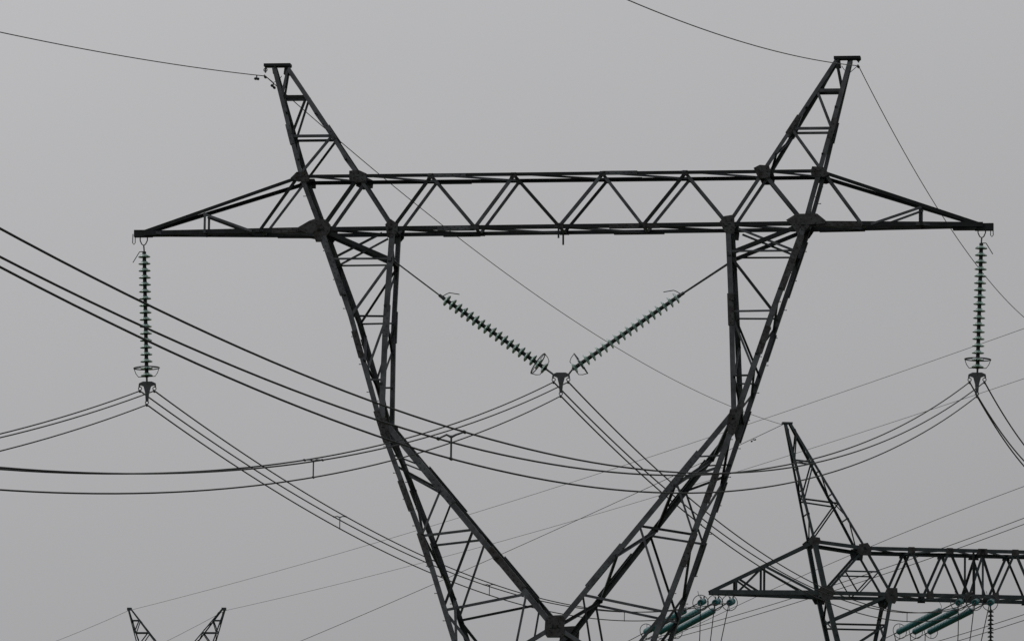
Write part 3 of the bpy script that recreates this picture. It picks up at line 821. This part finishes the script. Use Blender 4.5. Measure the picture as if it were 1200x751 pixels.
for P, s_, lab, capx in ((EL, -1, 'small hanger clamp under the cap of the left horn', 311), (ER, 1, 'small hanger clamp under the cap of the right horn', 1006)):
    o = empty('earth_wire_clamp', P, lab, 'wire clamp', 'earth wire clamps')
    mb = MB(); mb.tube([P + Z*.30, P + Z*.1], .022, 8); mb.tube(ring_pts(P + Z*.19, Y, .05, 12), .016, 6, closed=True); mb.build('hanger_link', FIT, o, P)
    mb = MB(); mb.tube([P - Y*.18 - Z*.0, P - Y*.08 - Z*.03, P - Z*.03, P + Y*.08 - Z*.03, P + Y*.18], [.018, .035, .045, .035, .018], 8); mb.build('clamp_body', FIT, o, P)
    mb = MB(); mb.tube([P - Y*.1, P - X*s_*.25 - Z*.2, P - X*s_*.42 - Z*.12, P - X*s_*.5 + Z*.0], .010, 6); mb.build('bonding_cable', FIT, o, P)

# --- earth wires of the second pylon towards the far line
prm = fit(PK3, od, [(780, 561), (620, 635), (420, 722)]); pC = prm
wire(wpts(PK3, prm, 0, 420, 80), .016, 'thin wire slanting down left from the horn tip of the second pylon', 'earth_wire', GWIRE, 'earth wire', 'earth wires of the second pylon')
damper(PK3, prm, 3.4, 'small two-weight damper on the wire left of the second pylon horn tip')
PK4 = T2.w((-(PK[0]-.2), PK[1]-.05, 0))
prm = fit(PK4, od, [(1200, 569), (1027, 638), (947, 671)])
wire(wpts(PK4, prm, 0, 420, 80), .016, 'thin single wire rising behind the second pylon crossarm to the right edge', 'earth_wire', GWIRE, 'earth wire', 'earth wires of the second pylon')
# outgoing phase conductors of the second pylon
for ph, nm in (('left', 'left arm'), ('mid', 'middle')):
    for k, e in enumerate(END[ph][1]):
        pts = [e + od*s_ + Z*(-.16*s_ + .0009*s_*s_) for s_ in (i*5 for i in range(40))]
        wire(pts, .02, '%s wire leaving the slanting strings of the second pylon %s' % (('left', 'centre', 'right')[k], nm), group='outgoing wires of the second pylon')

# --- spacers
def spacer(key, which, px, label, r=.02):
    P, prm = WP[(key, which)][:2]; d, b, c = prm; nrm = d.cross(Z); BH = globals()['BH'] - (.03 if key == 'right' else 0)
    s_ = (hit(px, 500, P, nrm)-P).dot(d)
    p = P + d*s_ + Z*(b*s_+c*s_*s_)
    o = empty('bundle_spacer', p, label, 'spacer', 'spacers clamped on the wire bundles')
    k_ = .055 if key == 'right' else 0; l, r_, bt_ = p - X*BW/2 - Z*k_, p + X*BW/2 + Z*k_, p - Z*BH
    mb = MB(); mb.tube([l, p - X*.08 + Z*.01, p - Z*.03, p + X*.08 + Z*.01, r_], [.013, .018, .024, .018, .013], 8); mb.tube([p, p - Z*BH], .017, 8); mb.build('spacer_frame', FIT, o, p)
    for q in (l, r_, bt_):
        mb = MB(); mb.tube([q - d*.08, q - d*.05, q + d*.05, q + d*.08], [.018, .029, .029, .018], 8); mb.build('wire_clamp', FIT, o, p)
spacer('right', 'f', 529, 'spacer on the low sweeping bundle just right of the left leg')
spacer('mid', 'f', 368, 'spacer on the dipping middle bundle left of the left leg')
spacer('left', 'b', 400, 'spacer on the bundle running down right, left of the near pylon')
spacer('left', 'b', 576, 'spacer on the bundle seen behind the left waist of the near pylon')
spacer('left', 'b', 734, 'spacer on the bundle seen behind the right waist of the near pylon')
spacer('mid', 'b', 1064, 'spacer on the bundle under the second pylon crossarm')

# ================================================================== THE FAR PYLON (lower left)
O3 = hit(207, 714, Vector((0, 440, 0)), Y); gz3 = ground_z(O3.x, O3.y); base3 = Vector((O3.x, O3.y, gz3))
py3 = empty('transmission_tower', base3, 'small distant pylon at the lower left, only its two horns rising above the bottom edge', 'pylon', 'lattice transmission towers')
T3 = Frame(Vector((O3.x, O3.y, 0)), X, Y, py3, FARST, 1.0)
def g3(px, py, d=1.2): return T3.loc(px, py, d)
p0 = g3(150, 713, .4); pi = g3(153, 713, .4); q0, q1 = g3(161.5, 757.5, 1.6), g3(186, 757.5, 1.6)
HH = q0[1]; q0 = (q0[0], HH, 1.6); q1 = (q1[0], HH, 1.6)
zb3 = HH - 1.7; c0, c1 = (q0[0]+.5, zb3, 1.6), (q1[0]+.7, zb3, 1.6); tip3 = (q0[0]-4.2, zb3, .4)
mb = MB()
for sd in (-1, 1):
    mb.angle(T3.w(q0, sd), T3.w(mir(q0), sd), .14, -Z, -Y*sd); mb.angle(T3.w(tip3, sd), T3.w(c0, sd), .14, Z, -Y*sd); mb.angle(T3.w(c0, sd), T3.w(mir(c0), sd), .14, Z, -Y*sd); mb.angle(T3.w(mir(c0), sd), T3.w(mir(tip3), sd), .14, Z, -Y*sd)
    mb.angle(T3.w(tip3, sd), T3.w(q0, sd), .12, -Z, -Y*sd); mb.angle(T3.w(mir(tip3), sd), T3.w(mir(q0), sd), .12, -Z, -Y*sd)
cr3 = mb.build('crossarm', FARST, py3, base3)
n = 5
for i in range(n):
    a = lerp(q1, mir(q1), i/n); b = lerp(q1, mir(q1), (i+1)/n); m_ = ((a[0]+b[0])/2, zb3, 1.6)
    T3.face_brace(cr3, a, m_, .09); T3.face_brace(cr3, m_, b, .09)
for f_, sg in ((lambda q: q, 1), (mir, -1)):
    mb = MB()
    for sd in (-1, 1):
        mb.angle(T3.w(f_(p0), sd), T3.w(f_(q0), sd), .11, X*sg, -Y*sd); mb.angle(T3.w(f_(pi), sd), T3.w(f_(q1), sd), .11, -X*sg, -Y*sd)
    mb.bar(T3.w(f_((p0[0]-.1, p0[1], 0))), T3.w(f_((pi[0]+.06, p0[1], 0))), .26, .4, Z)
    h = mb.build('horn', FARST, py3, base3)
    for a, b in ((.3, .3), (.62, .62)): T3.face_brace(h, f_(lerp(p0, q0, a)), f_(lerp(pi, q1, b)), .10, ext=0)
    for a, b in ((.3, .62), (.62, .98)): T3.face_brace(h, f_(lerp(pi, q1, a)), f_(lerp(p0, q0, b)), .10)
    for k in range(4):
        s_ = 1 if k % 2 else -1
        for e0, e1 in ((p0, q0), (pi, q1)):
            T3.brace(h, T3.w(f_(lerp(e0, e1, .1+k*.22)), s_), T3.w(f_(lerp(e0, e1, .1+(k+1)*.22)), -s_), .08, Z, X*sg)
    kn = (-2.9, zb3-6, 2.0); wst = (-1.3, gz3+12, 2.6); ft = (-2.6, gz3+.3, 5.2)
    mb = MB()
    for sd in (-1, 1):
        for pl in ([q0, c0, kn, wst, ft], [c1, kn], [kn, (0, zb3-11, 2.4)]):
            for a, b in zip(pl, pl[1:]): mb.angle(T3.w(f_(a), sd), T3.w(f_(b), sd), .16, X*sg, -Y*sd)
    lg = mb.build('leg', FARST, py3, base3)
    for k in range(5):
        a, b = lerp(wst, ft, k/5), lerp(wst, ft, (k+1)/5); T3.face_brace(lg, f_(a), f_(mir(b)), .09)
# wires of the far line: run from the far pylon towards the right, coming nearer
Q = hit(1200, 385, Vector((0, 205, 0)), Y); PA = T3.w(p0) - Z*.15; PB = T3.w(mir(p0)) - Z*.15
far = Vector((Q.x-PA.x, Q.y-PA.y, 0)).normalized()
prm = fit(PA, far, [(480, 624), (700, 555), (1000, 455), (1200, 385)]); s1 = (Q-PA).dot(far)*1.25
wire(wpts(PA, prm, 0, s1), .016, 'upper faint wire rising from the far pylon left horn to the right edge', 'earth_wire', GWIRE, 'earth wire', 'earth wires of the far pylon')
prm = fit(PB, far, [(480, 666), (700, 601), (940, 525), (1200, 446)])
wire(wpts(PB, prm, 0, s1), .016, 'lower faint wire rising from the far pylon right horn to the right edge', 'earth_wire', GWIRE, 'earth wire', 'earth wires of the far pylon')
for P, px_, py_, t_ in ((PA, 65, 751, 'left'), (PB, 195, 751, 'right')):
    prm = fit(P, -far, [(px_, py_)], c=.0002)
    wire(wpts(P, prm, 0, 250, 60), .018, 'faint wire falling down left from the far pylon %s horn' % t_, 'earth_wire', GWIRE, 'earth wire', 'earth wires of the far pylon')
for (ux, pix, txt) in ((tip3[0], [(820, 737), (1000, 679), (1110, 642.5), (1200, 612)], 'passing behind the crossarm of the second pylon'), (0, [(1110, 751), (1200, 723)], 'crossing the lower right corner below the crossarm')):
    P = T3.w((ux, zb3-3, 0)); prm = fit(P, far, pix)
    for k, (dx, dz) in enumerate(((0, .18), (.0, -.18))):
        wire(wpts(P + Z*dz + X*dx, prm, 0, s1), .022, '%s wire of the grey pair %s' % (('upper', 'lower')[k], txt), group='phase wires of the far line')
